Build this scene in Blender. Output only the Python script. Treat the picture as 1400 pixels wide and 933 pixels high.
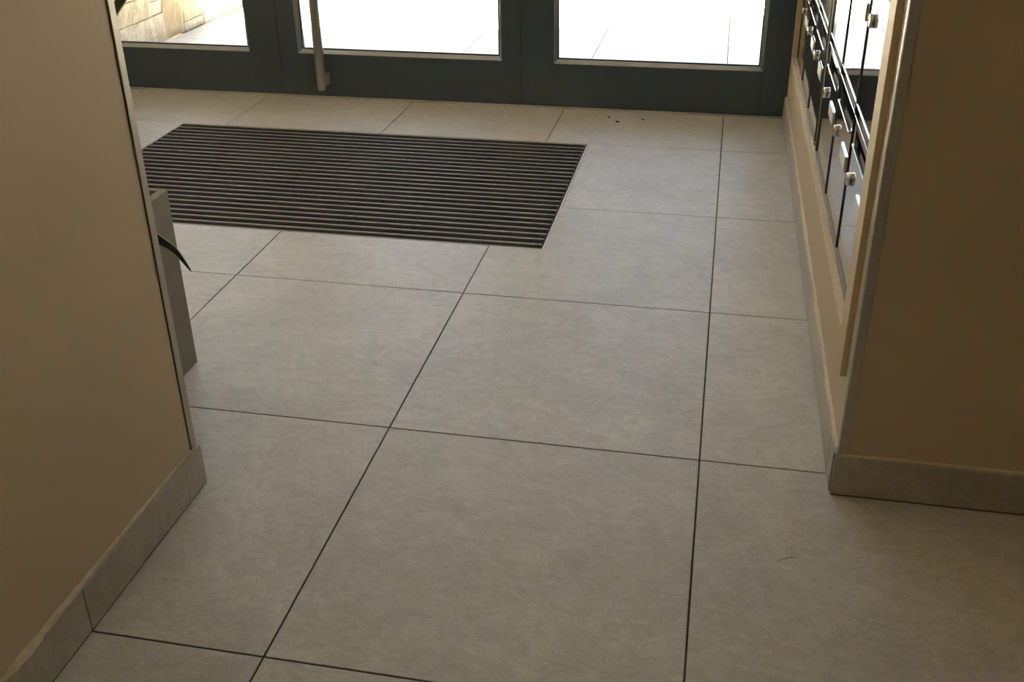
import bpy, bmesh, math, random
from mathutils import Vector, Matrix, noise

for o in list(bpy.data.objects):
    bpy.data.objects.remove(o, do_unlink=True)
scene = bpy.context.scene
COL = scene.collection

# ------------------------------------------------------------------ camera
cam_data = bpy.data.cameras.new('camera')
cam = bpy.data.objects.new('camera', cam_data)
COL.objects.link(cam)
cam.location = (0.78056, -1.32976, 1.50656)
cam.rotation_euler = (1.0965, 0.0101, 0.1951)
cam_data.sensor_fit = 'HORIZONTAL'
cam_data.sensor_width = 36.0
cam_data.lens = 1405.287 / 1400.0 * 36.0
cam_data.shift_x = -9.1225 / 1400.0
cam_data.shift_y = -49.247 / 1400.0
cam_data.clip_start = 0.02
scene.camera = cam

# ------------------------------------------------------------------ sky, sun, exposure
SUN_DIR = Vector((0.922, 0.387, -1.732)).normalized()      # the way the sunlight travels
world = bpy.data.worlds.new('world')
scene.world = world
world.use_nodes = True
wn = world.node_tree
wn.nodes.clear()
w_out = wn.nodes.new('ShaderNodeOutputWorld')
w_bg = wn.nodes.new('ShaderNodeBackground')
w_sky = wn.nodes.new('ShaderNodeTexSky')
w_sky.sky_type = 'NISHITA'
w_sky.sun_disc = False
w_sky.sun_elevation = math.asin(-SUN_DIR.z)
w_sky.sun_rotation = math.atan2(-SUN_DIR.x, -SUN_DIR.y)
w_sky.air_density = 1.0
w_sky.dust_density = 6.0
w_sky.ozone_density = 1.0
w_bg.inputs['Strength'].default_value = 0.18
w_bal = wn.nodes.new('ShaderNodeMix'); w_bal.data_type = 'RGBA'; w_bal.blend_type = 'MULTIPLY'
w_bal.inputs[0].default_value = 1.0
w_bal.inputs[7].default_value = (0.94, 0.95, 0.93, 1)          # white balance set for open shade
wn.links.new(w_sky.outputs[0], w_bal.inputs[6])
wn.links.new(w_bal.outputs[2], w_bg.inputs[0])
wn.links.new(w_bg.outputs[0], w_out.inputs[0])

sun_data = bpy.data.lights.new('sun_offscreen', 'SUN')
sun_data.energy = 27.0
sun_data.angle = math.radians(0.6)
sun_data.color = (1.0, 0.94, 0.84)
sun = bpy.data.objects.new('sun_offscreen', sun_data)
COL.objects.link(sun)
sun.location = (-8, -4, 14)
sun.rotation_euler = SUN_DIR.to_track_quat('-Z', 'Y').to_euler()

vs = scene.view_settings
vs.view_transform = 'Standard'
vs.look = 'None'
vs.exposure = 2.35
vs.gamma = 1.0
vs.use_curve_mapping = False
cy = scene.cycles
cy.max_bounces = 16
cy.diffuse_bounces = 10
cy.glossy_bounces = 6
cy.transparent_max_bounces = 16
cy.use_denoising = True
cy.sample_clamp_indirect = 8.0

# ------------------------------------------------------------------ materials
def new_mat(name):
    m = bpy.data.materials.new(name)
    m.use_nodes = True
    nt = m.node_tree
    b = nt.nodes['Principled BSDF']
    return m, nt, b

def coords(nt, per_object=False, scale=(1, 1, 1)):
    tc = nt.nodes.new('ShaderNodeTexCoord')
    mp = nt.nodes.new('ShaderNodeMapping')
    mp.inputs['Scale'].default_value = scale
    if per_object:
        oi = nt.nodes.new('ShaderNodeObjectInfo')
        ml = nt.nodes.new('ShaderNodeMath'); ml.operation = 'MULTIPLY'
        ml.inputs[1].default_value = 57.0
        nt.links.new(oi.outputs['Random'], ml.inputs[0])
        ad = nt.nodes.new('ShaderNodeVectorMath'); ad.operation = 'ADD'
        nt.links.new(tc.outputs['Object'], ad.inputs[0])
        nt.links.new(ml.outputs[0], ad.inputs[1])
        nt.links.new(ad.outputs[0], mp.inputs['Vector'])
    else:
        nt.links.new(tc.outputs['Object'], mp.inputs['Vector'])
    return mp.outputs[0]

def noise_tex(nt, vec, scale, detail=4, rough=0.55, dist=0.0):
    n = nt.nodes.new('ShaderNodeTexNoise')
    n.inputs['Scale'].default_value = scale
    n.inputs['Detail'].default_value = detail
    n.inputs['Roughness'].default_value = rough
    n.inputs['Distortion'].default_value = dist
    nt.links.new(vec, n.inputs['Vector'])
    return n.outputs['Fac']

def ramp(nt, fac, stops):
    r = nt.nodes.new('ShaderNodeValToRGB')
    e = r.color_ramp.elements
    while len(e) < len(stops):
        e.new(0.5)
    for k, (p, c) in enumerate(stops):
        e[k].position = p
        e[k].color = (c[0], c[1], c[2], 1)
    nt.links.new(fac, r.inputs[0])
    return r.outputs['Color']

def mixc(nt, fac, a, b, mode='MIX'):
    m = nt.nodes.new('ShaderNodeMix'); m.data_type = 'RGBA'; m.blend_type = mode
    if isinstance(fac, float): m.inputs[0].default_value = fac
    else: nt.links.new(fac, m.inputs[0])
    for sock, v in ((m.inputs[6], a), (m.inputs[7], b)):
        if isinstance(v, tuple): sock.default_value = (*v, 1)
        else: nt.links.new(v, sock)
    return m.outputs[2]

def bump(nt, b, height, strength, distance=0.002):
    bp = nt.nodes.new('ShaderNodeBump')
    bp.inputs['Strength'].default_value = strength
    bp.inputs['Distance'].default_value = distance
    nt.links.new(height, bp.inputs['Height'])
    nt.links.new(bp.outputs[0], b.inputs['Normal'])

def mapr(nt, fac, lo, hi):
    m = nt.nodes.new('ShaderNodeMapRange')
    m.inputs['To Min'].default_value = lo
    m.inputs['To Max'].default_value = hi
    nt.links.new(fac, m.inputs['Value'])
    return m.outputs[0]

def tile_mat(name, c0, c1, rough=(0.36, 0.48)):
    """Concrete-look porcelain: cloudy trowelled tone, fine pits, satin sheen."""
    m, nt, b = new_mat(name)
    v = coords(nt, True)
    cloud = noise_tex(nt, v, 3.2, 6, 0.6, 0.6)
    col = ramp(nt, cloud, [(0.30, c0), (0.70, c1)])
    vs_ = coords(nt, True, (1, 1.7, 1))
    swirl = noise_tex(nt, vs_, 9.0, 5, 0.62, 2.6)
    col = mixc(nt, 0.65, col, ramp(nt, swirl, [(0.38, (0.82, 0.81, 0.79)), (0.62, (1.0, 1.0, 1.0))]), 'MULTIPLY')
    fine = noise_tex(nt, v, 160.0, 3, 0.6)
    col = mixc(nt, 0.7, col, ramp(nt, fine, [(0.33, (0.80, 0.79, 0.77)), (0.60, (1.0, 1.0, 1.0))]), 'MULTIPLY')
    mid = noise_tex(nt, vs_, 42.0, 4, 0.65, 1.2)
    col = mixc(nt, 0.7, col, ramp(nt, mid, [(0.36, (0.86, 0.85, 0.83)), (0.62, (1.0, 1.0, 1.0))]), 'MULTIPLY')
    speck = noise_tex(nt, v, 38.0, 2, 0.5)
    col = mixc(nt, ramp(nt, speck, [(0.0, (1, 1, 1)), (0.205, (0, 0, 0))]), col, tuple(x * 0.5 for x in c0))
    nt.links.new(col, b.inputs['Base Color'])
    nt.links.new(mapr(nt, swirl, rough[0], rough[1]), b.inputs['Roughness'])
    b.inputs['Specular IOR Level'].default_value = 0.5
    h = nt.nodes.new('ShaderNodeMath'); h.operation = 'ADD'
    sc = nt.nodes.new('ShaderNodeMath'); sc.operation = 'MULTIPLY'; sc.inputs[1].default_value = 0.35
    nt.links.new(fine, sc.inputs[0]); nt.links.new(swirl, h.inputs[0]); nt.links.new(sc.outputs[0], h.inputs[1])
    bump(nt, b, h.outputs[0], 0.20, 0.0012)
    return m

def paint_mat(name, c, marks=True):
    m, nt, b = new_mat(name)
    v = coords(nt)
    n = noise_tex(nt, v, 1.1, 4, 0.5)
    col = ramp(nt, n, [(0.3, tuple(x * 0.95 for x in c)), (0.7, c)])
    if marks:
        sp = noise_tex(nt, v, 16.0, 2, 0.5)
        col = mixc(nt, ramp(nt, sp, [(0.0, (1, 1, 1)), (0.165, (0, 0, 0))]), col, tuple(x * 0.55 for x in c))
    nt.links.new(col, b.inputs['Base Color'])
    b.inputs['Roughness'].default_value = 0.62
    bump(nt, b, noise_tex(nt, v, 210.0, 3, 0.6), 0.10, 0.001)
    return m

def simple_mat(name, c, rough, metal=0.0, var=0.12, nscale=30.0, bstr=0.0, spec=0.5, stretch=(1, 1, 1)):
    m, nt, b = new_mat(name)
    v = coords(nt, False, stretch)
    n = noise_tex(nt, v, nscale, 4, 0.6)
    nt.links.new(ramp(nt, n, [(0.3, tuple(x * (1 - var) for x in c)), (0.7, tuple(min(1, x * (1 + var)) for x in c))]), b.inputs['Base Color'])
    b.inputs['Roughness'].default_value = rough
    b.inputs['Metallic'].default_value = metal
    b.inputs['Specular IOR Level'].default_value = spec
    if bstr: bump(nt, b, n, bstr, 0.002)
    return m

M = {}
M['tile'] = tile_mat('floor_porcelain', (0.615, 0.607, 0.588), (0.735, 0.727, 0.708))
M['base'] = tile_mat('skirting_porcelain', (0.47, 0.44, 0.385), (0.56, 0.53, 0.475))
M['tile_out'] = M['tile']
M['grout'] = simple_mat('grout', (0.080, 0.064, 0.046), 0.9, nscale=90)
M['joint'] = M['grout']
M['wall'] = paint_mat('cream_paint', (0.60, 0.50, 0.345))
M['ceil'] = paint_mat('ceiling_paint', (0.80, 0.76, 0.68), False)
M['caulk'] = simple_mat('cream_caulk', (0.68, 0.59, 0.44), 0.7, nscale=60, var=0.10, bstr=0.1)
M['alu'] = simple_mat('matt_aluminium', (0.47, 0.455, 0.425), 0.42, 0.45, 0.06, 60)
M['frame'] = simple_mat('anthracite_powder_coat', (0.050, 0.074, 0.100), 0.40, 0.0, 0.06, 200, 0.04)
M['seam'] = simple_mat('black_seam', (0.012, 0.012, 0.012), 0.8)
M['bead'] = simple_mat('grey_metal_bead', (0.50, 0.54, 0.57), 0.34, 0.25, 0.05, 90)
M['sidebead'] = simple_mat('shaded_metal_bead', (0.24, 0.265, 0.285), 0.34, 0.25, 0.05, 90)  # same bead metal, with the shade on the side beads put into its colour
M['steel'] = simple_mat('brushed_steel', (0.44, 0.43, 0.41), 0.32, 1.0, 0.08, 40, stretch=(30, 30, 1))
M['chrome'] = simple_mat('polished_steel', (0.63, 0.62, 0.60), 0.055, 1.0, 0.03, 3)
m = M['chrome']; nt = m.node_tree
bump(nt, nt.nodes['Principled BSDF'], noise_tex(nt, coords(nt, True), 7.0, 1, 0.4), 0.10, 0.004)
M['chromedge'] = simple_mat('bright_steel_edge', (0.80, 0.78, 0.74), 0.22, 1.0, 0.03, 12)
M['boxframe'] = simple_mat('satin_grey_frame', (0.30, 0.29, 0.265), 0.55, 0.0, 0.05, 20)
M['divider'] = simple_mat('dark_divider', (0.06, 0.058, 0.062), 0.5, 0.2, 0.05, 20)
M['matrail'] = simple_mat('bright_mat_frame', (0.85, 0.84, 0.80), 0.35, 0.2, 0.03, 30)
M['lock'] = simple_mat('chrome_lock', (0.72, 0.71, 0.69), 0.10, 1.0, 0.03, 20)
M['black'] = simple_mat('dark_inside', (0.015, 0.015, 0.016), 0.85)
M['cardpaper'] = simple_mat('name_card', (0.70, 0.70, 0.69), 0.30, 0.0, 0.04, 20)
M['carpet'] = simple_mat('charcoal_carpet_rib', (0.045, 0.040, 0.032), 0.95, 0.0, 0.5, 260, 0.7, 0.1)
M['rail'] = simple_mat('worn_grey_rail', (0.27, 0.255, 0.225), 0.6, 0.1, 0.22, 45, 0.2)
M['concrete'] = None
M['soil'] = simple_mat('dark_soil', (0.035, 0.026, 0.018), 0.95, 0, 0.4, 80, 0.8)
M['canopy'] = simple_mat('house_plaster', (0.62, 0.58, 0.50), 0.7)
M['gravel'] = simple_mat('pale_gravel', (0.52, 0.47, 0.38), 0.9, 0, 0.3, 60, 0.5)
M['crumb'] = simple_mat('brown_crumb', (0.05, 0.04, 0.03), 0.9, 0, 0.3, 90)
M['kerb'] = simple_mat('yellow_sandstone', (0.74, 0.66, 0.42), 0.8, 0, 0.12, 30, 0.4)

m, nt, b = new_mat('cast_concrete')
v = coords(nt)
c = ramp(nt, noise_tex(nt, v, 6, 5, 0.6), [(0.3, (0.235, 0.22, 0.185)), (0.7, (0.30, 0.285, 0.245))])
pit = noise_tex(nt, v, 55, 2, 0.5)
c = mixc(nt, ramp(nt, pit, [(0.0, (1, 1, 1)), (0.30, (0, 0, 0))]), c, (0.07, 0.06, 0.05))
nt.links.new(c, b.inputs['Base Color']); b.inputs['Roughness'].default_value = 0.8
bump(nt, b, ramp(nt, pit, [(0.22, (0, 0, 0)), (0.32, (1, 1, 1))]), 0.5, 0.003)
M['concrete'] = m

m, nt, b = new_mat('split_sandstone')
v = coords(nt, True, (1.0, 1.0, 1.0))
oi = nt.nodes.new('ShaderNodeObjectInfo')
tint = ramp(nt, oi.outputs['Random'], [(0.0, (0.62, 0.55, 0.43)), (0.45, (0.58, 0.48, 0.32)), (0.75, (0.62, 0.56, 0.45)), (1.0, (0.50, 0.38, 0.21))])
vein = noise_tex(nt, v, 7, 6, 0.65, 1.5)
c = mixc(nt, 0.8, tint, ramp(nt, vein, [(0.32, (0.74, 0.65, 0.50)), (0.6, (1, 1, 1))]), 'MULTIPLY')
nt.links.new(c, b.inputs['Base Color']); b.inputs['Roughness'].default_value = 0.85
v2 = coords(nt, True, (1.0, 2.6, 0.9))
bump(nt, b, noise_tex(nt, v2, 11, 5, 0.6, 1.2), 0.9, 0.018)
M['stone'] = m

m, nt, b = new_mat('snake_leaf_green')
v = coords(nt)
wv = nt.nodes.new('ShaderNodeTexNoise'); wv.inputs['Scale'].default_value = 35
nt.links.new(v, wv.inputs['Vector'])
nt.links.new(ramp(nt, wv.outputs['Fac'], [(0.35, (0.005, 0.010, 0.004)), (0.65, (0.013, 0.024, 0.009))]), b.inputs['Base Color'])
b.inputs['Roughness'].default_value = 0.5
b.inputs['Specular IOR Level'].default_value = 0.25
M['leaf'] = m
M['leafedge'] = simple_mat('snake_leaf_yellow_margin', (0.55, 0.50, 0.22), 0.45, 0, 0.1, 40)

# thin clear pane: transmits straight through, mirrors by Fresnel
m = bpy.data.materials.new('clear_glass'); m.use_nodes = True
nt = m.node_tree; nt.nodes.clear()
out = nt.nodes.new('ShaderNodeOutputMaterial')
tr = nt.nodes.new('ShaderNodeBsdfTransparent'); tr.inputs[0].default_value = (0.93, 0.945, 0.94, 1)
gl = nt.nodes.new('ShaderNodeBsdfGlossy'); gl.inputs['Roughness'].default_value = 0.01
fr = nt.nodes.new('ShaderNodeFresnel'); fr.inputs[0].default_value = 1.45
mx = nt.nodes.new('ShaderNodeMixShader')
nt.links.new(fr.outputs[0], mx.inputs[0]); nt.links.new(tr.outputs[0], mx.inputs[1]); nt.links.new(gl.outputs[0], mx.inputs[2])
nt.links.new(mx.outputs[0], out.inputs[0])
M['glass'] = m

# ------------------------------------------------------------------ builders
def add_box(bm, x0, x1, y0, y1, z0, z1, bevel=0.0, seg=1):
    r = bmesh.ops.create_cube(bm, size=1.0)
    vs_ = r['verts']
    for q in vs_:
        q.co = Vector((x0 + (q.co.x + 0.5) * (x1 - x0), y0 + (q.co.y + 0.5) * (y1 - y0), z0 + (q.co.z + 0.5) * (z1 - z0)))
    if bevel > 0:
        es = {e for q in vs_ for e in q.link_edges}
        bmesh.ops.bevel(bm, geom=list(es), offset=bevel, segments=seg, affect='EDGES', profile=0.6)
    return bm

def box_bm(*a, **k):
    return add_box(bmesh.new(), *a, **k)

def cyl_bm(p, axis, r, length, seg=24, bevel=0.0, bm=None):
    bm = bm or bmesh.new()
    g = bmesh.ops.create_cone(bm, cap_ends=True, segments=seg, radius1=r, radius2=r, depth=length)['verts']
    if bevel:
        es = {e for q in g for e in q.link_edges if len([f for f in e.link_faces if len(f.verts) > 4]) == 1}
        bmesh.ops.bevel(bm, geom=list(es), offset=bevel, segments=3, affect='EDGES', profile=0.5)
        g = [q for q in bm.verts]
    q_ = Vector(axis).normalized().to_track_quat('Z', 'Y').to_matrix().to_4x4()
    bmesh.ops.transform(bm, matrix=Matrix.Translation(Vector(p) + Vector(axis).normalized() * length / 2) @ q_, verts=g)
    return bm

def mesh_of(bm, name, mat, smooth=False):
    bmesh.ops.recalc_face_normals(bm, faces=bm.faces)
    me = bpy.data.meshes.new(name)
    bm.to_mesh(me); bm.free()
    if smooth:
        for p in me.polygons: p.use_smooth = True
    for k in (mat if isinstance(mat, (list, tuple)) else [mat]):
        me.materials.append(k)
    return me

def link(name, me, parent=None, loc=None, rotz=0.0):
    o = bpy.data.objects.new(name, me)
    COL.objects.link(o)
    if parent: o.parent = parent
    if loc is not None: o.location = loc
    if rotz: o.rotation_euler = (0, 0, rotz)
    return o

def obj(name, bm, mat, parent=None, smooth=False, loc=None, rotz=0.0):
    return link(name, mesh_of(bm, name, mat, smooth), parent, loc, rotz)

def tag(o, label, cat, group=None, kind=None):
    o['label'] = label; o['category'] = cat
    if group: o['group'] = group
    if kind: o['kind'] = kind
    return o

def thing(name, label, cat, loc=(0, 0, 0), rotz=0.0, group=None, kind=None):
    o = link(name, None, None, loc, rotz)
    o.empty_display_size = 0.1
    return tag(o, label, cat, group, kind)

def struct(name, bm, mat, label, cat, parent=None, smooth=False):
    return tag(obj(name, bm, mat, parent, smooth), label, cat, kind='structure')

T = 0.8            # floor tile module
GAP = 0.0043       # joint width
YD = 3.745         # inner face of the entrance front
XL = -0.375        # face of the left wall
YR = 0.729         # face of the right wall that looks back into the hall
SH = 0.006         # the letterbox wall runs in slightly towards the door
def rx(x, y):      # x on the right wall at depth y
    return x - SH * (y - YR)
def shear(bm):
    for q in bm.verts:
        q.co.x = rx(q.co.x, q.co.y)
    return bm

# ------------------------------------------------------------------ floor inside
floor = struct('floor', box_bm(-2.62, 3.2, -3.2, 3.86, -0.06, -0.0022), M['grout'],
               'pale grey concrete-look porcelain tile floor of the entrance hall', 'floor')
MAT = (-1.822, 0.1985, 1.990, 3.196)
tile_meshes = {}
def tile_mesh(w, d):
    key = (round(w, 4), round(d, 4))
    if key not in tile_meshes:
        bm = box_bm(-w / 2, w / 2, -d / 2, d / 2, -0.012, 0.0, bevel=0.0007)
        tile_meshes[key] = mesh_of(bm, 'tile', M['tile'])
    return tile_meshes[key]
def put_tile(x0, x1, y0, y1):
    w, d = x1 - x0 - GAP, y1 - y0 - GAP
    if w < 0.02 or d < 0.02: return
    link('tile', tile_mesh(w, d), floor, ((x0 + x1) / 2, (y0 + y1) / 2, 0))
for i in range(-4, 4):
    for j in range(-4, 5):
        x0, x1, y0, y1 = i * T, i * T + T, j * T, j * T + T
        x0, x1 = max(x0, -2.615), min(x1, 3.195)
        y0, y1 = max(y0, -3.195), min(y1, 3.80)
        if j >= 1 and x0 > 1.12: continue
        if j >= 1: x1 = min(x1, 1.60)
        if j < 0 and x1 <= XL: continue
        # cut the tiles around the sunken mat
        mx0, mx1, my0, my1 = MAT
        if x1 <= mx0 or x0 >= mx1 or y1 <= my0 or y0 >= my1:
            put_tile(x0, x1, y0, y1)
        elif x0 >= mx0 and x1 <= mx1:
            if y0 < my0: put_tile(x0, x1, y0, my0 - 0.0005)
        else:
            if x0 < mx0:            # left of the mat and in front of it
                if y0 < my0:
                    put_tile(x0, x1, y0, my0); put_tile(x0, mx0, my0 - GAP, y1)
                else: put_tile(x0, mx0, y0, y1)
            else:                   # right of the mat
                if y0 < my0:
                    # L-shaped tile around the mat corner
                    bm = bmesh.new()
                    g = GAP / 2
                    pts = [(x0 + g, y0 + g), (x1 - g, y0 + g), (x1 - g, y1 - g), (mx1 + 0.001, y1 - g), (mx1 + 0.001, my0 - 0.001), (x0 + g, my0 - 0.001)]
                    cx, cy_ = (x0 + x1) / 2, (y0 + y1) / 2
                    top = [bm.verts.new((p[0] - cx, p[1] - cy_, 0)) for p in pts]
                    bot = [bm.verts.new((p[0] - cx, p[1] - cy_, -0.012)) for p in pts]
                    bm.faces.new(top); bm.faces.new(bot[::-1])
                    for k in range(6):
                        bm.faces.new((top[k], bot[k], bot[(k + 1) % 6], top[(k + 1) % 6]))
                    obj('tile', bm, M['tile'], floor, loc=(cx, cy_, 0))
                else: put_tile(mx1, x1, y0, y1)

# ------------------------------------------------------------------ walls and ceiling
H = 2.75
bm = box_bm(-2.62, XL, -3.2, 0.490, 0.0, H)
wall_left = struct('wall_left', bm, M['wall'], 'plain cream painted wall ending in a metal corner strip beside the planter', 'wall')
bm = bmesh.new()
NZ0, NZ1, NY0, NY1, NX = 0.308, 1.99, 0.985, 3.70, 1.30
WX = 1.1136
add_box(bm, WX, 1.6, YR, 3.745, 0.0, NZ0)
add_box(bm, WX, 1.6, YR, NY0, NZ0, NZ1)
add_box(bm, WX, 1.6, NY1, 3.745, NZ0, NZ1)
add_box(bm, WX, 1.6, YR, 3.745, NZ1, H)
add_box(bm, NX, 1.6, NY0, NY1, NZ0, NZ1)
shear(bm)
add_box(bm, 1.6, 3.2, YR, 1.0, 0.0, H)
wall_right = struct('wall_right', bm, M['wall'], 'cream painted wall with the recess that holds the metal letterboxes', 'wall')
struct('wall_back', box_bm(XL - 0.3, 3.4, -3.4, -3.2, 0, H), M['wall'], 'cream painted wall at the back end of the hall', 'wall')
struct('wall_side', box_bm(3.2, 3.4, -3.2, 0.9, 0, H), M['wall'], 'cream painted wall closing the side passage of the hall', 'wall')
struct('wall_vestibule', box_bm(-2.82, -2.62, 0.3, 3.82, 0, H), M['wall'], 'cream painted wall behind the planter at the end of the entrance front', 'wall')
struct('ceiling', box_bm(-2.82, 3.4, -3.4, 3.9, H, H + 0.2), M['ceil'], 'flat off-white ceiling of the entrance hall', 'ceiling')
struct('wall_front', box_bm(-2.8, 1.9, 3.745, 3.9, 2.52, H), M['wall'], 'cream strip of wall above the glazed entrance front', 'wall')

# ------------------------------------------------------------------ skirting tiles
BH = 0.1075
def skirting(name, label, pieces, along, caulk_side):
    """pieces: boxes; each skirting tile is a part"""
    root = thing(name, label, 'baseboard', kind='structure')
    for (x0, x1, y0, y1, sheared) in pieces:
        bm = box_bm(x0, x1, y0, y1, 0.0035, BH, bevel=0.0011)
        if sheared: shear(bm)
        for q in bm.verts: q.co -= Vector(((x0 + x1) / 2, (y0 + y1) / 2, 0))
        obj('tile', bm, M['base'], root, loc=((x0 + x1) / 2, (y0 + y1) / 2, 0))
        j = box_bm(x0 + 0.0015, x1 - 0.0015, y0 + 0.0015, y1 - 0.0015, 0.0, 0.004)
        if sheared: shear(j)
        obj('floor_joint', j, M['joint'], root)
        e = box_bm(x0 + 0.002, x1 - 0.0005, y1 - 0.0005, y1 + 0.0031, 0.0, BH - 0.002) if along == 'y' else box_bm(x1 - 0.0005, x1 + 0.0031, y0 + 0.002, y1 - 0.0005, 0.0, BH - 0.002)
        if along == 'y' and x0 < 0: e.free(); e = box_bm(x0 + 0.0005, x1 - 0.002, y1 - 0.0005, y1 + 0.0031, 0.0, BH - 0.002)
        if sheared: shear(e)
        if y1 < 0.49 or (sheared and y1 < 3.5) or along == 'x': obj('end_joint', e, M['joint'], root)
        else: e.free()
    return root

def caulk(root, p0, p1, out_dir, seed, w=0.006, h=0.005, rag=0.5):
    """uneven bead of filler between wall and skirting top"""
    rnd = random.Random(seed)
    bm = bmesh.new()
    p0, p1 = Vector(p0), Vector(p1)
    n = max(6, int((p1 - p0).length / 0.012))
    od = Vector(out_dir)
    prev = None
    for k in range(n + 1):
        t = k / n
        p = p0.lerp(p1, t)
        a = w * (1 + rag * noise.noise(Vector((t * n * 0.11, seed * 3.1, 0))) + rag * 0.35 * (rnd.random() - 0.5))
        c = h * (1 + rag * noise.noise(Vector((t * n * 0.17, seed * 7.7, 4))) + rag * 0.35 * (rnd.random() - 0.5))
        ring = [bm.verts.new(p - od * 0.002 + Vector((0, 0, -0.001))), bm.verts.new(p + od * a + Vector((0, 0, -0.001))),
                bm.verts.new(p + od * a * 0.6 + Vector((0, 0, c * 0.75))), bm.verts.new(p - od * 0.002 + Vector((0, 0, c * 1.4)))]
        if prev:
            for q in range(4):
                bm.faces.new((prev[q], prev[(q + 1) % 4], ring[(q + 1) % 4], ring[q]))
        prev = ring
    return obj('caulk_bead', bm, M['caulk'], root)

g = 0.0013
sl = skirting('baseboard_left', 'grey porcelain skirting tiles along the foot of the left cream wall',
              [(-0.376, -0.3625, y0 + g, y1 - g, False) for y0, y1 in ((-3.2, -2.4), (-2.4, -1.6), (-1.6, -0.8), (-0.8, 0.0), (0.0, 0.4985))], 'y', 1)
caulk(sl, (XL, -3.2, BH), (XL, 0.0, BH), (1, 0, 0), 3, 0.011, 0.006, 0.9)
caulk(sl, (XL, 0.0, BH), (XL, 0.47, BH), (1, 0, 0), 5, 0.005, 0.0045, 0.6)
sf = skirting('baseboard_front', 'shadowed porcelain skirting tiles under the dark cream wall that faces the hall',
              [(x0 + g, x1 - g, 0.7155, 0.7295, False) for x0, x1 in ((1.1035, 1.9), (1.9, 2.7), (2.7, 3.2))], 'x', 1)
caulk(sf, (1.118, YR, BH), (3.2, YR, BH), (0, -1, 0), 8, 0.006, 0.004, 0.5)
sr = skirting('baseboard_right', 'grey porcelain skirting tiles running under the letterboxes to the entrance door',
              [(1.1016, 1.1140, y0 + g, y1 - g, True) for y0, y1 in ((0.7295, 0.80), (0.80, 1.60), (1.60, 2.40), (2.40, 3.20), (3.20, 3.7435))], 'y', 1)
caulk(sr, (rx(WX, 0.75), 0.75, BH), (rx(WX, 3.74), 3.74, BH), (-1, 0, 0), 12, 0.0085, 0.006, 0.7)

# ------------------------------------------------------------------ metal corner strips
t1 = thing('trim_1', 'slim grey metal strip on the corner of the left cream wall', 'corner trim', kind='structure')
obj('strip', box_bm(-0.3795, -0.3725, 0.4735, 0.4960, 0.109, H, bevel=0.0012), M['alu'], t1)
obj('return_strip', box_bm(-0.40, -0.3795, 0.4895, 0.4960, 0.109, H, bevel=0.0008), M['alu'], t1)
obj('seam', box_bm(-0.3765, -0.3735, 0.4700, 0.4737, 0.109, H), M['joint'], t1)
t2 = thing('trim_2', 'slim grey metal strip on the corner of the wall beside the letterboxes', 'corner trim', kind='structure')
obj('strip', box_bm(1.1110, 1.1325, 0.7255, 0.7315, 0.108, H, bevel=0.0010), M['alu'], t2)
obj('return_strip', box_bm(1.1100, 1.1136, 0.7310, 0.7450, 0.108, H, bevel=0.0008), M['alu'], t2)
t3 = thing('trim_3', 'protruding upright edge strip at the near side of the letterbox recess', 'edge trim', kind='structure')
obj('strip', box_bm(1.0985, 1.1145, 0.800, 0.822, 0.2735, 2.03, bevel=0.0020, seg=2), M['wall'], t3)
# painted sill of the recess
sill = shear(box_bm(WX - 0.0015, 1.1290, NY0, NY1, NZ0 - 0.006, NZ0 + 0.0035, bevel=0.0015))
obj('sill', sill, M['caulk'], wall_right)
caulk(wall_right, (rx(1.1335, NY0), NY0, NZ0 + 0.003), (rx(1.1335, NY1), NY1, NZ0 + 0.003), (-1, 0, 0), 21, 0.005, 0.003, 1.0)

# ------------------------------------------------------------------ glazed entrance front
FD = 0.068
def prism(bm, pts, axis, a0, a1, m0=0.0, m1=0.0):
    """extrude a closed profile of (y, s) along x or z with mitred ends"""
    n = len(pts)
    ra, rb = [], []
    for (y, s) in pts:
        ra.append((y, s, a0 + m0 * s)); rb.append((y, s, a1 - m1 * s))
    def vec(p):
        return p
    return ra, rb

def bead_piece(parent, side, x0, x1, z0, z1, y0, w=0.020, d=0.034):
    """sloping glazing bead along one side of an opening x0..x1, z0..z1"""
    bm = bmesh.new()
    prof = [(y0 + 0.003, 0.0), (y0 + 0.003, 0.002), (y0 + d - 0.006, w - 0.003), (y0 + d, w - 0.003), (y0 + d, 0.0)]
    def P(y, s, end):
        if side == 'bottom': return (x0 + s if end == 0 else x1 - s, y, z0 + s)
        if side == 'top': return (x0 + s if end == 0 else x1 - s, y, z1 - s)
        if side == 'left': return (x0 + s, y, z0 + s if end == 0 else z1 - s)
        return (x1 - s, y, z0 + s if end == 0 else z1 - s)
    A = [bm.verts.new(P(y, s, 0)) for y, s in prof]
    B = [bm.verts.new(P(y, s, 1)) for y, s in prof]
    for k in range(5):
        bm.faces.new((A[k], A[(k + 1) % 5], B[(k + 1) % 5], B[k]))
    bm.faces.new(A); bm.faces.new(B[::-1])
    b_ = obj('glazing_bead', bm, M['bead' if side in ('bottom', 'top') else 'sidebead'], parent)  # bottom and top take the lighter bead metal, sides its shaded copy
    # dark gasket between bead and pane
    gw = 0.0055
    s0, s1 = w - 0.003, w - 0.003 + gw
    if side == 'bottom': q = (x0 + s0, x1 - s0, y0 + d - 0.004, y0 + d + 0.004, z0 + s0, z0 + s1)
    elif side == 'top': q = (x0 + s0, x1 - s0, y0 + d - 0.004, y0 + d + 0.004, z1 - s1, z1 - s0)
    elif side == 'left': q = (x0 + s0, x0 + s1, y0 + d - 0.004, y0 + d + 0.004, z0 + s0, z1 - s0)
    else: q = (x1 - s1, x1 - s0, y0 + d - 0.004, y0 + d + 0.004, z0 + s0, z1 - s0)
    obj('gasket', box_bm(*q), M['seam'], parent)
    return b_

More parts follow.
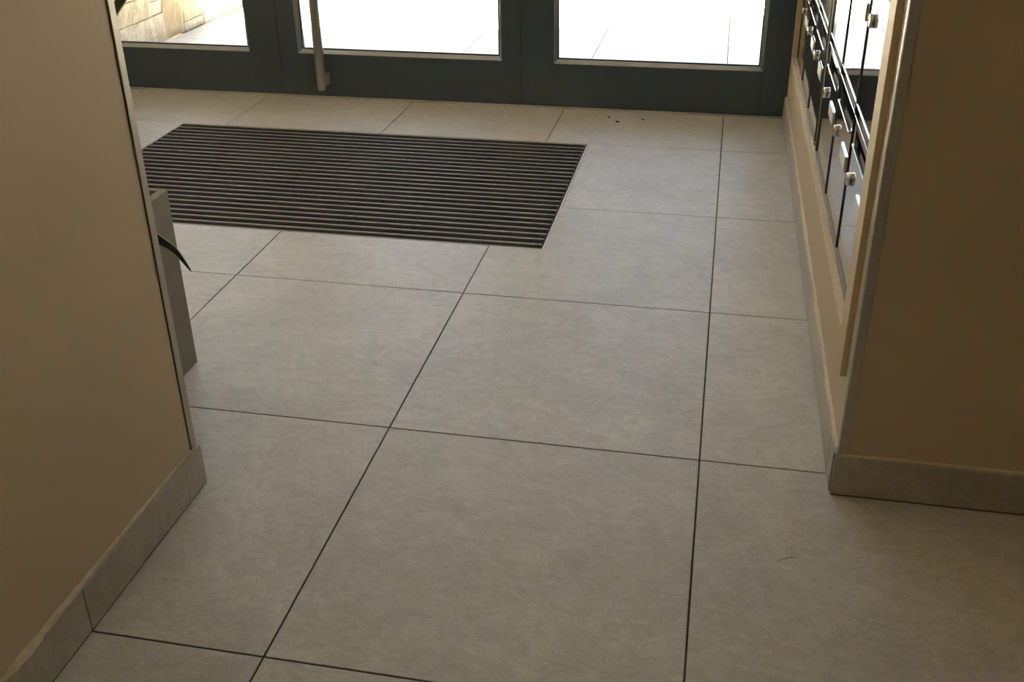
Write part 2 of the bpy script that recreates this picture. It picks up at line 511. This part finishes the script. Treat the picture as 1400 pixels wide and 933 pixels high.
def leaf_front(root, x0, x1, gx0, gx1, gz0, gz1, z0, z1, y0=YD, fd=FD):
    bv = 0.0014
    obj('stile', box_bm(x0, gx0, y0, y0 + fd, z0, z1, bevel=bv), M['frame'], root)
    obj('stile', box_bm(gx1, x1, y0, y0 + fd, z0, z1, bevel=bv), M['frame'], root)
    obj('bottom_rail', box_bm(gx0 - 0.0005, gx1 + 0.0005, y0 + 0.0002, y0 + fd, z0, gz0, bevel=0.0006), M['frame'], root)
    obj('top_rail', box_bm(gx0 - 0.0005, gx1 + 0.0005, y0 + 0.0002, y0 + fd, gz1, z1, bevel=0.0006), M['frame'], root)
    for s in ('bottom', 'left', 'right', 'top'):
        bead_piece(root, s, gx0, gx1, gz0, gz1, y0)
    obj('glass_pane', box_bm(gx0 + 0.012, gx1 - 0.012, y0 + 0.034, y0 + 0.042, gz0 + 0.012, gz1 - 0.012), M['glass'], root)
    # outer beads
    for q in ((gx0, gx1, gz0, gz0 + 0.018), (gx0, gx1, gz1 - 0.018, gz1)):
        obj('outer_bead', box_bm(q[0], q[1], y0 + 0.0425, y0 + fd - 0.006, q[2], q[3]), M['frame'], root)
    for q in ((gx0, gx0 + 0.018), (gx1 - 0.018, gx1)):
        obj('outer_bead', box_bm(q[0], q[1], y0 + 0.0425, y0 + fd - 0.006, gz0, gz1), M['frame'], root)

ZB, ZT = 0.009, 2.52
w1 = thing('window_1', 'fixed glazed panel of the dark grey entrance front, stone wall seen through it', 'window', kind='structure')
leaf_front(w1, -2.62, -1.5185, -2.50, -1.6875, 0.2285, 2.40, ZB, ZT)
w2 = thing('window_2', 'fixed glazed panel of the dark grey entrance front next to the letterboxes', 'window', kind='structure')
leaf_front(w2, -0.2215, rx(WX, YD) + 0.002, -0.0575, 0.9700, 0.2270, 2.40, ZB, ZT)
d1 = thing('door_1', 'dark grey glazed entrance door with a long steel pull handle', 'door', kind='structure')
leaf_front(d1, -1.5160, -0.2235, -1.4165, -0.3230, 0.2310, 2.40, ZB, ZT)
seam = bmesh.new()
add_box(seam, -1.5188, -1.5157, YD + 0.003, YD + 0.06, ZB, ZT)
add_box(seam, -0.2238, -0.2212, YD + 0.003, YD + 0.06, ZB, ZT)
obj('seam', seam, M['seam'], d1)
thr = thing('trim_4', 'thin grey metal threshold under the entrance front', 'threshold', kind='structure')
obj('strip', box_bm(-2.62, rx(WX, YD) - 0.012, YD - 0.008, YD + FD + 0.02, 0.0, 0.0085, bevel=0.002), M['alu'], thr)

# pull handle
HX, HY, HR = -1.2735, 3.676, 0.0245
hd = obj('pull_handle', cyl_bm((HX, HY, 0.064), (0, 0, 1), HR, 1.80, 28, 0.003), M['steel'], d1, True)
hd['label'] = 'long round brushed steel pull handle'
for z in (0.075, 1.74):
    bk = bmesh.new()
    add_box(bk, HX - 0.010, HX + 0.022, HY + 0.012, YD + 0.001, z, z + 0.066, bevel=0.004, seg=2)
    obj('handle_bracket', bk, M['alu'], hd)
    obj('set_screw', cyl_bm((HX + 0.0215, HY + 0.035, z + 0.047), (1, 0, 0), 0.0035, 0.0022, 12), M['lock'], hd)
obj('end_cap', cyl_bm((HX, HY, 0.0605), (0, 0, 1), HR - 0.0008, 0.004, 28, 0.001), M['chromedge'], hd, True)

# ------------------------------------------------------------------ letterboxes
PX, PY = 1.137, YR
COLW, ROWH = 0.425, 0.412
def letterbox_unit(label, yc, ncol, nrow=4):
    """yc: depth of the near end. Local axes: x into the wall, y along the wall (away from the hall), z up"""
    root = thing('letterbox_unit', label, 'mailbox', (rx(PX, yc), yc, 0), SH, 'letterbox units set in the wall')
    L = COLW * ncol
    z0, z1 = 0.3115, 0.322 + ROWH * nrow
    cs = bmesh.new()
    add_box(cs, 0.150, 0.155, 0.0, L + 0.03, z0, z1 + 0.006)
    for r in range(nrow + 1):
        zz = 0.3215 + r * ROWH - 0.014
        add_box(cs, 0.0112, 0.150, 0.0, L + 0.03, max(zz - 0.008, z0), zz + 0.008)
    for c in range(ncol + 1):
        yy = c * COLW + 0.008
        add_box(cs, 0.0112, 0.150, yy - 0.004, yy + 0.004, z0, z1 + 0.006)
    obj('case', cs, M['boxframe'], root)
    fr_ = bmesh.new()
    add_box(fr_, -0.0060, 0.014, -0.012, L + 0.042, z0, z0 + 0.0105)
    add_box(fr_, 0.0015, 0.014, -0.012, L + 0.042, z1 - 0.004, z1 + 0.010)
    add_box(fr_, 0.0015, 0.014, -0.012, 0.002, z0 + 0.010, z1 - 0.004)
    add_box(fr_, 0.0015, 0.014, L + 0.028, L + 0.042, z0 + 0.010, z1 - 0.004)
    obj('frame', fr_, M['boxframe'], root)
    for c in range(ncol + 1):
        yy = c * COLW + 0.008
        obj('divider', box_bm(-0.0036, 0.0115, yy - 0.0016, yy + 0.0016, z0 + 0.011, z1 - 0.004), M['divider'], root)
    dw, dh = COLW - 0.0045, 0.386
    # shared meshes for door pieces; a door's origin is its far lower corner (hinge opposite)
    def door_mesh():
        sy0, sy1, sz0, sz1 = 0.052, 0.375, 0.322, 0.3605     # slot, measured from the far lower corner
        bm = bmesh.new()
        ys = [0.0, dw - sy1, dw - sy0, dw]
        zs = [0.0, sz0, sz1, dh]
        for a in range(3):
            for c in range(3):
                if a == 1 and c == 1: continue
                add_box(bm, 0.0, 0.010, ys[a], ys[a + 1], zs[c], zs[c + 1])
        bmesh.ops.remove_doubles(bm, verts=bm.verts, dist=1e-5)
        dup = {}
        for f in list(bm.faces):
            k = tuple(sorted(v_.index for v_ in f.verts))
        bm.verts.index_update()
        seen = {}
        for f in list(bm.faces):
            k = tuple(sorted(v_.index for v_ in f.verts))
            seen.setdefault(k, []).append(f)
        kill = [f for fs in seen.values() if len(fs) > 1 for f in fs]
        bmesh.ops.delete(bm, geom=kill, context='FACES')
        bmesh.ops.dissolve_limit(bm, angle_limit=0.02, verts=bm.verts, edges=bm.edges)
        return mesh_of(bm, 'door', M['chrome'])
    me_door = door_mesh()
    sy0, sy1, sz0, sz1 = 0.052, 0.375, 0.322, 0.3605
    me_lip = mesh_of(box_bm(-0.0065, 0.003, dw - sy1, dw - sy0, sz0 - 0.006, sz0 + 0.001, bevel=0.002, seg=2), 'slot_lip', M['chromedge'])
    me_flap = mesh_of(box_bm(0.018, 0.020, dw - sy1, dw - sy0, sz0 + 0.012, sz1 + 0.004), 'slot_flap', M['boxframe'])
    me_edge = mesh_of(box_bm(-0.0022, 0.0042, 0.002, dw - 0.002, dh - 0.0038, dh + 0.0006, bevel=0.0012, seg=2), 'top_edge', M['chromedge'])
    me_edge2 = mesh_of(box_bm(-0.0022, 0.0042, 0.002, dw - 0.002, -0.0006, 0.0038, bevel=0.0012, seg=2), 'bottom_edge', M['chromedge'])
    lk = cyl_bm((0, 0, 0), (-1, 0, 0), 0.0180, 0.011, 24, 0.0035)
    me_lock = mesh_of(lk, 'lock', M['lock'], True)
    me_key = mesh_of(box_bm(-0.0116, -0.0100, -0.0016, 0.0016, -0.006, 0.006), 'keyhole', M['divider'])
    me_frame = mesh_of(box_bm(-0.0040, 0.001, 0.0, 0.138, 0.0, 0.046, bevel=0.0012), 'name_holder', M['chromedge'])
    me_card = mesh_of(box_bm(-0.0046, -0.0034, 0.005, 0.133, 0.004, 0.042), 'name_card', M['cardpaper'])
    for c in range(ncol):
        for r in range(nrow):
            y = c * COLW + 0.00225 + 0.008
            z = 0.3215 + r * ROWH
            d = link('door', me_door, root, (0, y, z))
            link('slot_lip', me_lip, d); link('slot_flap', me_flap, d)
            link('top_edge', me_edge, d)
            if r: link('bottom_edge', me_edge2, d)
            link('lock', me_lock, d, (0, dw - 0.078, 0.232))
            link('keyhole', me_key, d, (0, dw - 0.078, 0.232))
            link('name_holder', me_frame, d, (0, dw - 0.372, 0.203))
            link('name_card', me_card, d, (0, dw - 0.372, 0.203))
    return root
letterbox_unit('polished metal letterbox unit in the wall recess, nearest the wall corner strip', 1.003, 3)
letterbox_unit('polished metal letterbox unit in the wall recess, next to the glazed entrance front', 2.386, 3)

# ------------------------------------------------------------------ entrance mat
mat = thing('entrance_mat', 'sunken charcoal ribbed entrance mat in a thin metal frame before the door', 'doormat', (0, 0, 0))
mx0, mx1, my0, my1 = MAT
fb = 0.0045
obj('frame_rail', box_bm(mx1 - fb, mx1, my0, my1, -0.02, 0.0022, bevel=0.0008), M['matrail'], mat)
obj('frame_rail', box_bm(mx0, mx0 + fb, my0, my1, -0.02, 0.0012, bevel=0.0008), M['alu'], mat)
obj('frame_rail', box_bm(mx0 + fb, mx1 - fb, my0, my0 + fb, -0.02, 0.0015, bevel=0.0008), M['alu'], mat)
obj('frame_rail', box_bm(mx0 + fb, mx1 - fb, my1 - fb, my1, -0.02, 0.0008, bevel=0.0008), M['alu'], mat)
obj('tray', box_bm(mx0 + fb, mx1 - fb, my0 + fb, my1 - fb, -0.021, -0.016), M['black'], mat)
NS = 25
pitch = (my1 - my0 - 2 * fb) / NS
rnd = random.Random(4)
for k in range(NS):
    ya = my0 + fb + k * pitch
    # carpet rib with a tufted, slightly uneven top
    bm = bmesh.new()
    wy = pitch * 0.60
    nx_ = 90
    xs0, xs1 = mx0 + fb + 0.004 + rnd.random() * 0.010, mx1 - fb - 0.007 - rnd.random() * 0.003
    prev = None
    for i in range(nx_ + 1):
        x = xs0 + (xs1 - xs0) * i / nx_
        h1 = 0.0012 * noise.noise(Vector((x * 22, k * 5.3, 0)))
        h2 = 0.0012 * noise.noise(Vector((x * 31, k * 5.3, 9)))
        e1 = 0.0012 * noise.noise(Vector((x * 17, k * 2.3, 3)))
        ring = [bm.verts.new((x, ya + 0.001 + e1, -0.016)), bm.verts.new((x, ya + 0.001 + e1, 0.0015 + h1)), bm.verts.new((x, ya + wy * 0.5, 0.0045 + h2)),
                bm.verts.new((x, ya + wy + e1, 0.0015 - h1)), bm.verts.new((x, ya + wy + e1, -0.016))]
        if prev:
            for q in range(4): bm.faces.new((prev[q], prev[q + 1], ring[q + 1], ring[q]))
        else: bm.faces.new(ring)
        prev = ring
    bm.faces.new(prev[::-1])
    obj('carpet_strip', bm, M['carpet'], mat)
    obj('rail', box_bm(mx0 + fb + 0.006, mx1 - fb - 0.008, ya + wy + 0.002, ya + pitch - 0.0015, -0.016, 0.0005, bevel=0.002, seg=2), M['rail'], mat)

# ------------------------------------------------------------------ planter with snake plant
px0, px1, py0, py1, pz = -1.10, -0.656, 0.545, 1.032, 0.5345
pl = thing('potted_snake_plant', 'tall square concrete planter with a drooping yellow-edged snake plant behind the wall corner', 'potted plant', ((px0 + px1) / 2, (py0 + py1) / 2, 0))
off = Vector(pl.location)
bm = bmesh.new()
add_box(bm, px0, px1, py0, py1, 0.0, pz)
topf = [f for f in bm.faces if f.normal.z > 0.9 or all(abs(q.co.z - pz) < 1e-6 for q in f.verts)]
bmesh.ops.inset_region(bm, faces=topf, thickness=0.029)
bmesh.ops.inset_region(bm, faces=topf, thickness=0.002)
bmesh.ops.translate(bm, verts=list({q for f in topf for q in f.verts}), vec=(0, 0, -0.06))
es = [e for e in bm.edges if (all(q.co.z > pz - 0.001 for q in e.verts) and all(min(q.co.x - px0, px1 - q.co.x, q.co.y - py0, py1 - q.co.y) < 0.001 for q in e.verts) and not (abs(e.verts[0].co.x - e.verts[1].co.x) > 0.001 and abs(e.verts[0].co.y - e.verts[1].co.y) > 0.001)) or (abs(e.verts[0].co.z - e.verts[1].co.z) > 0.3)]
bmesh.ops.bevel(bm, geom=es, offset=0.006, segments=3, affect='EDGES', profile=0.5)
for q in bm.verts: q.co -= off
obj('planter', bm, M['concrete'], pl)
bm = bmesh.new()
bmesh.ops.create_grid(bm, x_segments=14, y_segments=14, size=0.5)
for q in bm.verts:
    q.co.x *= (px1 - px0 - 0.061); q.co.y *= (py1 - py0 - 0.061)
    q.co.z = pz - 0.05 + 0.006 * noise.noise(q.co * 25)
obj('soil', bm, M['soil'], pl)

def leaf(pts, width, fold=0.25, up=(0, 0, 1), side=None, wtip=0.08):
    """stiff sword leaf along a smooth path; a fleshy blade with a yellow margin"""
    P = [Vector(p) for p in pts]
    path = []
    for i in range(len(P) - 1):
        a = P[max(i - 1, 0)]; b_ = P[i]; c_ = P[i + 1]; d = P[min(i + 2, len(P) - 1)]
        for k in range(8):
            t = k / 8
            path.append(0.5 * ((2 * b_) + (c_ - a) * t + (2 * a - 5 * b_ + 4 * c_ - d) * t * t + (3 * b_ - a - 3 * c_ + d) * t ** 3))
    path.append(P[-1])
    n = len(path)
    bm = bmesh.new()
    rings = []
    for i, p in enumerate(path):
        t = i / (n - 1)
        tg = (path[min(i + 1, n - 1)] - path[max(i - 1, 0)]).normalized()
        sd = Vector(side).normalized() if side else tg.cross(Vector(up)).normalized()
        sd = (sd - tg * sd.dot(tg)).normalized()
        nm = sd.cross(tg).normalized()
        w = width * (0.55 + 0.45 * min(1, t * 3)) * (1 - (max(0, t - 0.45) / 0.55) ** 2 * (1 - wtip))
        th = 0.0022 * (1 - 0.6 * t)
        prof = [(-1, 0.0), (-0.84, th), (0, th * 0.6 - fold * w * 0.5), (0.84, th), (1, 0.0), (0.84, -th), (0, -th * 1.4 - fold * w * 0.5), (-0.84, -th)]
        rings.append([bm.verts.new(p + sd * (u * w / 2) + nm * h) for u, h in prof])
    for a, b_ in zip(rings, rings[1:]):
        for q in range(8):
            f = bm.faces.new((a[q], a[(q + 1) % 8], b_[(q + 1) % 8], b_[q]))
            f.material_index = 1 if q in (0, 3, 4, 7) else 0
            f.smooth = True
    bm.faces.new(rings[0][::-1]); bm.faces.new(rings[-1])
    for q in bm.verts: q.co -= off
    return obj('leaf', bm, [M['leaf'], M['leafedge']], pl)
leaf([(-0.86, 0.70, 0.485), (-0.79, 0.715, 0.60), (-0.69, 0.745, 0.625), (-0.625, 0.795, 0.545), (-0.602, 0.850, 0.472), (-0.598, 0.918, 0.408), (-0.596, 0.977, 0.320)], 0.030, 0.3, side=(0.55, 0.35, 0.5))
leaf([(-0.87, 0.82, 0.48), (-0.86, 0.88, 0.64), (-0.82, 0.97, 0.82), (-0.755, 1.085, 0.985), (-0.69, 1.21, 1.09)], 0.05, 0.2, side=(0.8, -0.3, -0.3))
leaf([(-0.90, 0.76, 0.48), (-0.92, 0.77, 0.70), (-0.95, 0.80, 0.92), (-0.97, 0.85, 1.08)], 0.055, 0.25, side=(0.9, 0.4, 0))
leaf([(-0.93, 0.83, 0.48), (-0.95, 0.82, 0.68), (-0.99, 0.78, 0.86), (-1.04, 0.72, 0.98)], 0.05, 0.25, side=(0.3, 0.9, 0))
leaf([(-0.84, 0.76, 0.48), (-0.83, 0.72, 0.66), (-0.84, 0.66, 0.83), (-0.86, 0.60, 0.95)], 0.05, 0.25, side=(1, 0, 0.1))
leaf([(-0.97, 0.74, 0.48), (-1.00, 0.72, 0.64), (-1.04, 0.67, 0.78)], 0.045, 0.25, side=(0.3, 0.9, 0))

# ------------------------------------------------------------------ crumbs by the door
for k, (x, y, s) in enumerate(((0.2447, 3.6227, 0.0055), (0.292, 3.5565, 0.007), (0.4122, 3.6129, 0.005))):
    bm = bmesh.new()
    bmesh.ops.create_icosphere(bm, subdivisions=2, radius=s)
    for q in bm.verts:
        q.co *= 1 + 0.4 * noise.noise(q.co * 260 + Vector((k * 3, 0, 0)))
        q.co.x *= 1.5; q.co.z = max(q.co.z * 0.6, -s * 0.3)
    o = obj('crumb', bm, M['crumb'], loc=(x, y, s * 0.3))
    tag(o, ('small dark crumb of dirt close beside the largest crumb by the door', 'largest dark crumb of dirt on the tile by the door', 'lone small dark crumb of dirt apart from the other two by the door')[k], 'crumb', 'crumbs on the tile by the door')

# a curved dark thread lying on the tile in front of the shadowed wall
bm = bmesh.new()
prev = None
for k in range(17):
    t = k / 16
    p = Vector((0.9795 + 0.042 * t, 0.458 + 0.020 * t + 0.005 * math.sin(t * 2.9), 0.0006))
    ring = [bm.verts.new(p + Vector((0, 0.0007 * math.cos(a), 0.0006 * math.sin(a)))) for a in (0, 1.57, 3.14, 4.71)]
    if prev:
        for q in range(4): bm.faces.new((prev[q], prev[(q + 1) % 4], ring[(q + 1) % 4], ring[q]))
    prev = ring
tag(obj('thread', bm, M['crumb']), 'short curved dark thread lying on the pale floor tile', 'thread')

# ------------------------------------------------------------------ terrace outside
ter = struct('floor_terrace', box_bm(-2.8, 2.2, 3.862, 6.60, -0.10, -0.004), M['joint'], 'pale porcelain paved terrace outside the entrance, partly in sun', 'terrace')
tmesh = {}
Y0 = 4.955
for i in range(-4, 3):
    for j in range(-2, 2):
        x0, x1 = max(i * T, -2.795), min(i * T + T, 2.2)
        y0, y1 = max(Y0 + j * T, 3.865), min(Y0 + j * T + T, 6.56)
        if x1 - x0 < 0.03 or y1 - y0 < 0.03: continue
        key = (round(x1 - x0, 4), round(y1 - y0, 4))
        if key not in tmesh:
            w, d = key[0] - 0.006, key[1] - 0.006
            tmesh[key] = mesh_of(box_bm(-w / 2, w / 2, -d / 2, d / 2, -0.012, 0.0, bevel=0.0008), 'tile', M['tile_out'])
        link('tile', tmesh[key], ter, ((x0 + x1) / 2, (y0 + y1) / 2, 0))
struct('ground', box_bm(-30, 30, 6.9, 60, -0.3, -0.05), M['gravel'], 'pale gravel ground beyond the terrace', 'ground')
struct('ground_side', box_bm(-30, -3.3, -5, 6.9, -0.3, -0.05), M['gravel'], 'pale gravel ground behind the stone wall', 'ground')

# stone clad wall
sw = struct('wall_stone', box_bm(-3.15, -2.845, 3.905, 5.36, 0.0, 0.60), M['grout'], 'rough split sandstone clad wall outside the glazed front', 'wall')
rnd = random.Random(11)
courses = [
    (0.000, 0.178, [3.905, 4.10, 4.876]), (0.178, 0.3105, [3.905, 4.22, 4.745]), (0.3105, 0.45, [3.905, 4.40, 4.71]),
]
stones = []
for z0, z1, ys in courses:
    for a, b_ in zip(ys, ys[1:]): stones.append((a, b_, z0, z1))
stones += [(4.745, 4.876, 0.178, 0.262), (4.745, 4.876, 0.262, 0.45), (4.71, 4.745, 0.3105, 0.45),
           (4.876, 5.13, 0.0, 0.31), (5.13, 5.39, 0.0, 0.062), (5.13, 5.39, 0.062, 0.205), (5.13, 5.39, 0.205, 0.31), (4.876, 5.39, 0.31, 0.45)]
z = 0.45
while z < 0.58:
    hh = min(rnd.choice((0.13, 0.16, 0.18, 0.21)), 0.61 - z)
    y = 3.905
    while y < 5.385:
        ln = min(rnd.uniform(0.28, 0.70), 5.39 - y)
        if 5.39 - (y + ln) < 0.15: ln = 5.39 - y
        stones.append((y, y + ln, z, z + hh)); y += ln
    z += hh
for (a, b_, z0, z1) in stones:
    bm = bmesh.new()
    gap = 0.0025
    ny, nz = max(3, int((b_ - a) / 0.045)), max(2, int((z1 - z0) / 0.045))
    d0 = rnd.uniform(-0.006, 0.008)
    grid = []
    for i in range(ny + 1):
        colv = []
        for k in range(nz + 1):
            yy = a + gap + (b_ - a - 2 * gap) * i / ny
            zz = z0 + gap + (z1 - z0 - 2 * gap) * k / nz
            edge = (i in (0, ny)) or (k in (0, nz))
            xx = -2.803 + d0 + 0.012 * noise.noise(Vector((yy * 14, zz * 9, z0 * 50 + a))) - (0.008 if edge else 0)
            colv.append(bm.verts.new((xx, yy, zz)))
        grid.append(colv)
    for i in range(ny):
        for k in range(nz):
            bm.faces.new((grid[i][k], grid[i + 1][k], grid[i + 1][k + 1], grid[i][k + 1]))
    bnd = [e for e in bm.edges if e.is_boundary]
    ex = bmesh.ops.extrude_edge_only(bm, edges=bnd)
    for q in ex['geom']:
        if isinstance(q, bmesh.types.BMVert): q.co.x = -2.855
    ctr = Vector((-2.81, (a + b_) / 2, (z0 + z1) / 2))
    for q in bm.verts: q.co -= ctr
    obj('stone', bm, M['stone'], sw, loc=ctr)

# sandstone kerbs around the sunny part of the terrace
kb = thing('kerb', 'low yellow sandstone kerb along the sunny far edge of the terrace', 'kerb', kind='structure')
x = -2.80
while x < 2.2:
    obj('block', box_bm(x + 0.003, min(x + 0.27, 2.2) - 0.003, 6.562, 6.86, -0.08, 0.012, bevel=0.006), M['kerb'], kb)
    x += 0.27
kb2 = thing('kerb', 'low yellow sandstone kerb continuing from the end of the stone wall', 'kerb', kind='structure')
y = 5.40
while y < 6.86:
    obj('block', box_bm(-3.10, -2.80, y + 0.003, y + 0.29 - 0.003, -0.08, 0.09, bevel=0.006), M['kerb'], kb2)
    y += 0.29

# the building itself: its two roof heights throw the stepped shade on the terrace
struct('wall_facade', box_bm(-4.52, 7.0, 3.55, 3.9, 2.95, 11.5), M['canopy'], 'tall plastered house front above the glazed entrance', 'wall')
bm = box_bm(-4.52, 7.0, -8.0, 3.55, 2.95, 11.5)
add_box(bm, -14.0, -4.52, -8.0, 3.9, -0.3, 6.53)
add_box(bm, -4.52, -3.15, -8.0, 3.9, -0.3, 2.95)
add_box(bm, 1.9, 7.0, 1.0, 3.9, -0.3, 2.95)
add_box(bm, 3.4, 7.0, -8.0, 1.0, -0.3, 2.95)
struct('wall_building', bm, M['canopy'], 'plastered mass of the house around the entrance hall', 'wall')
struct('ground_far', box_bm(2.2, 30, 3.9, 6.9, -0.3, -0.05), M['gravel'], 'pale gravel ground at the other side of the terrace', 'ground')
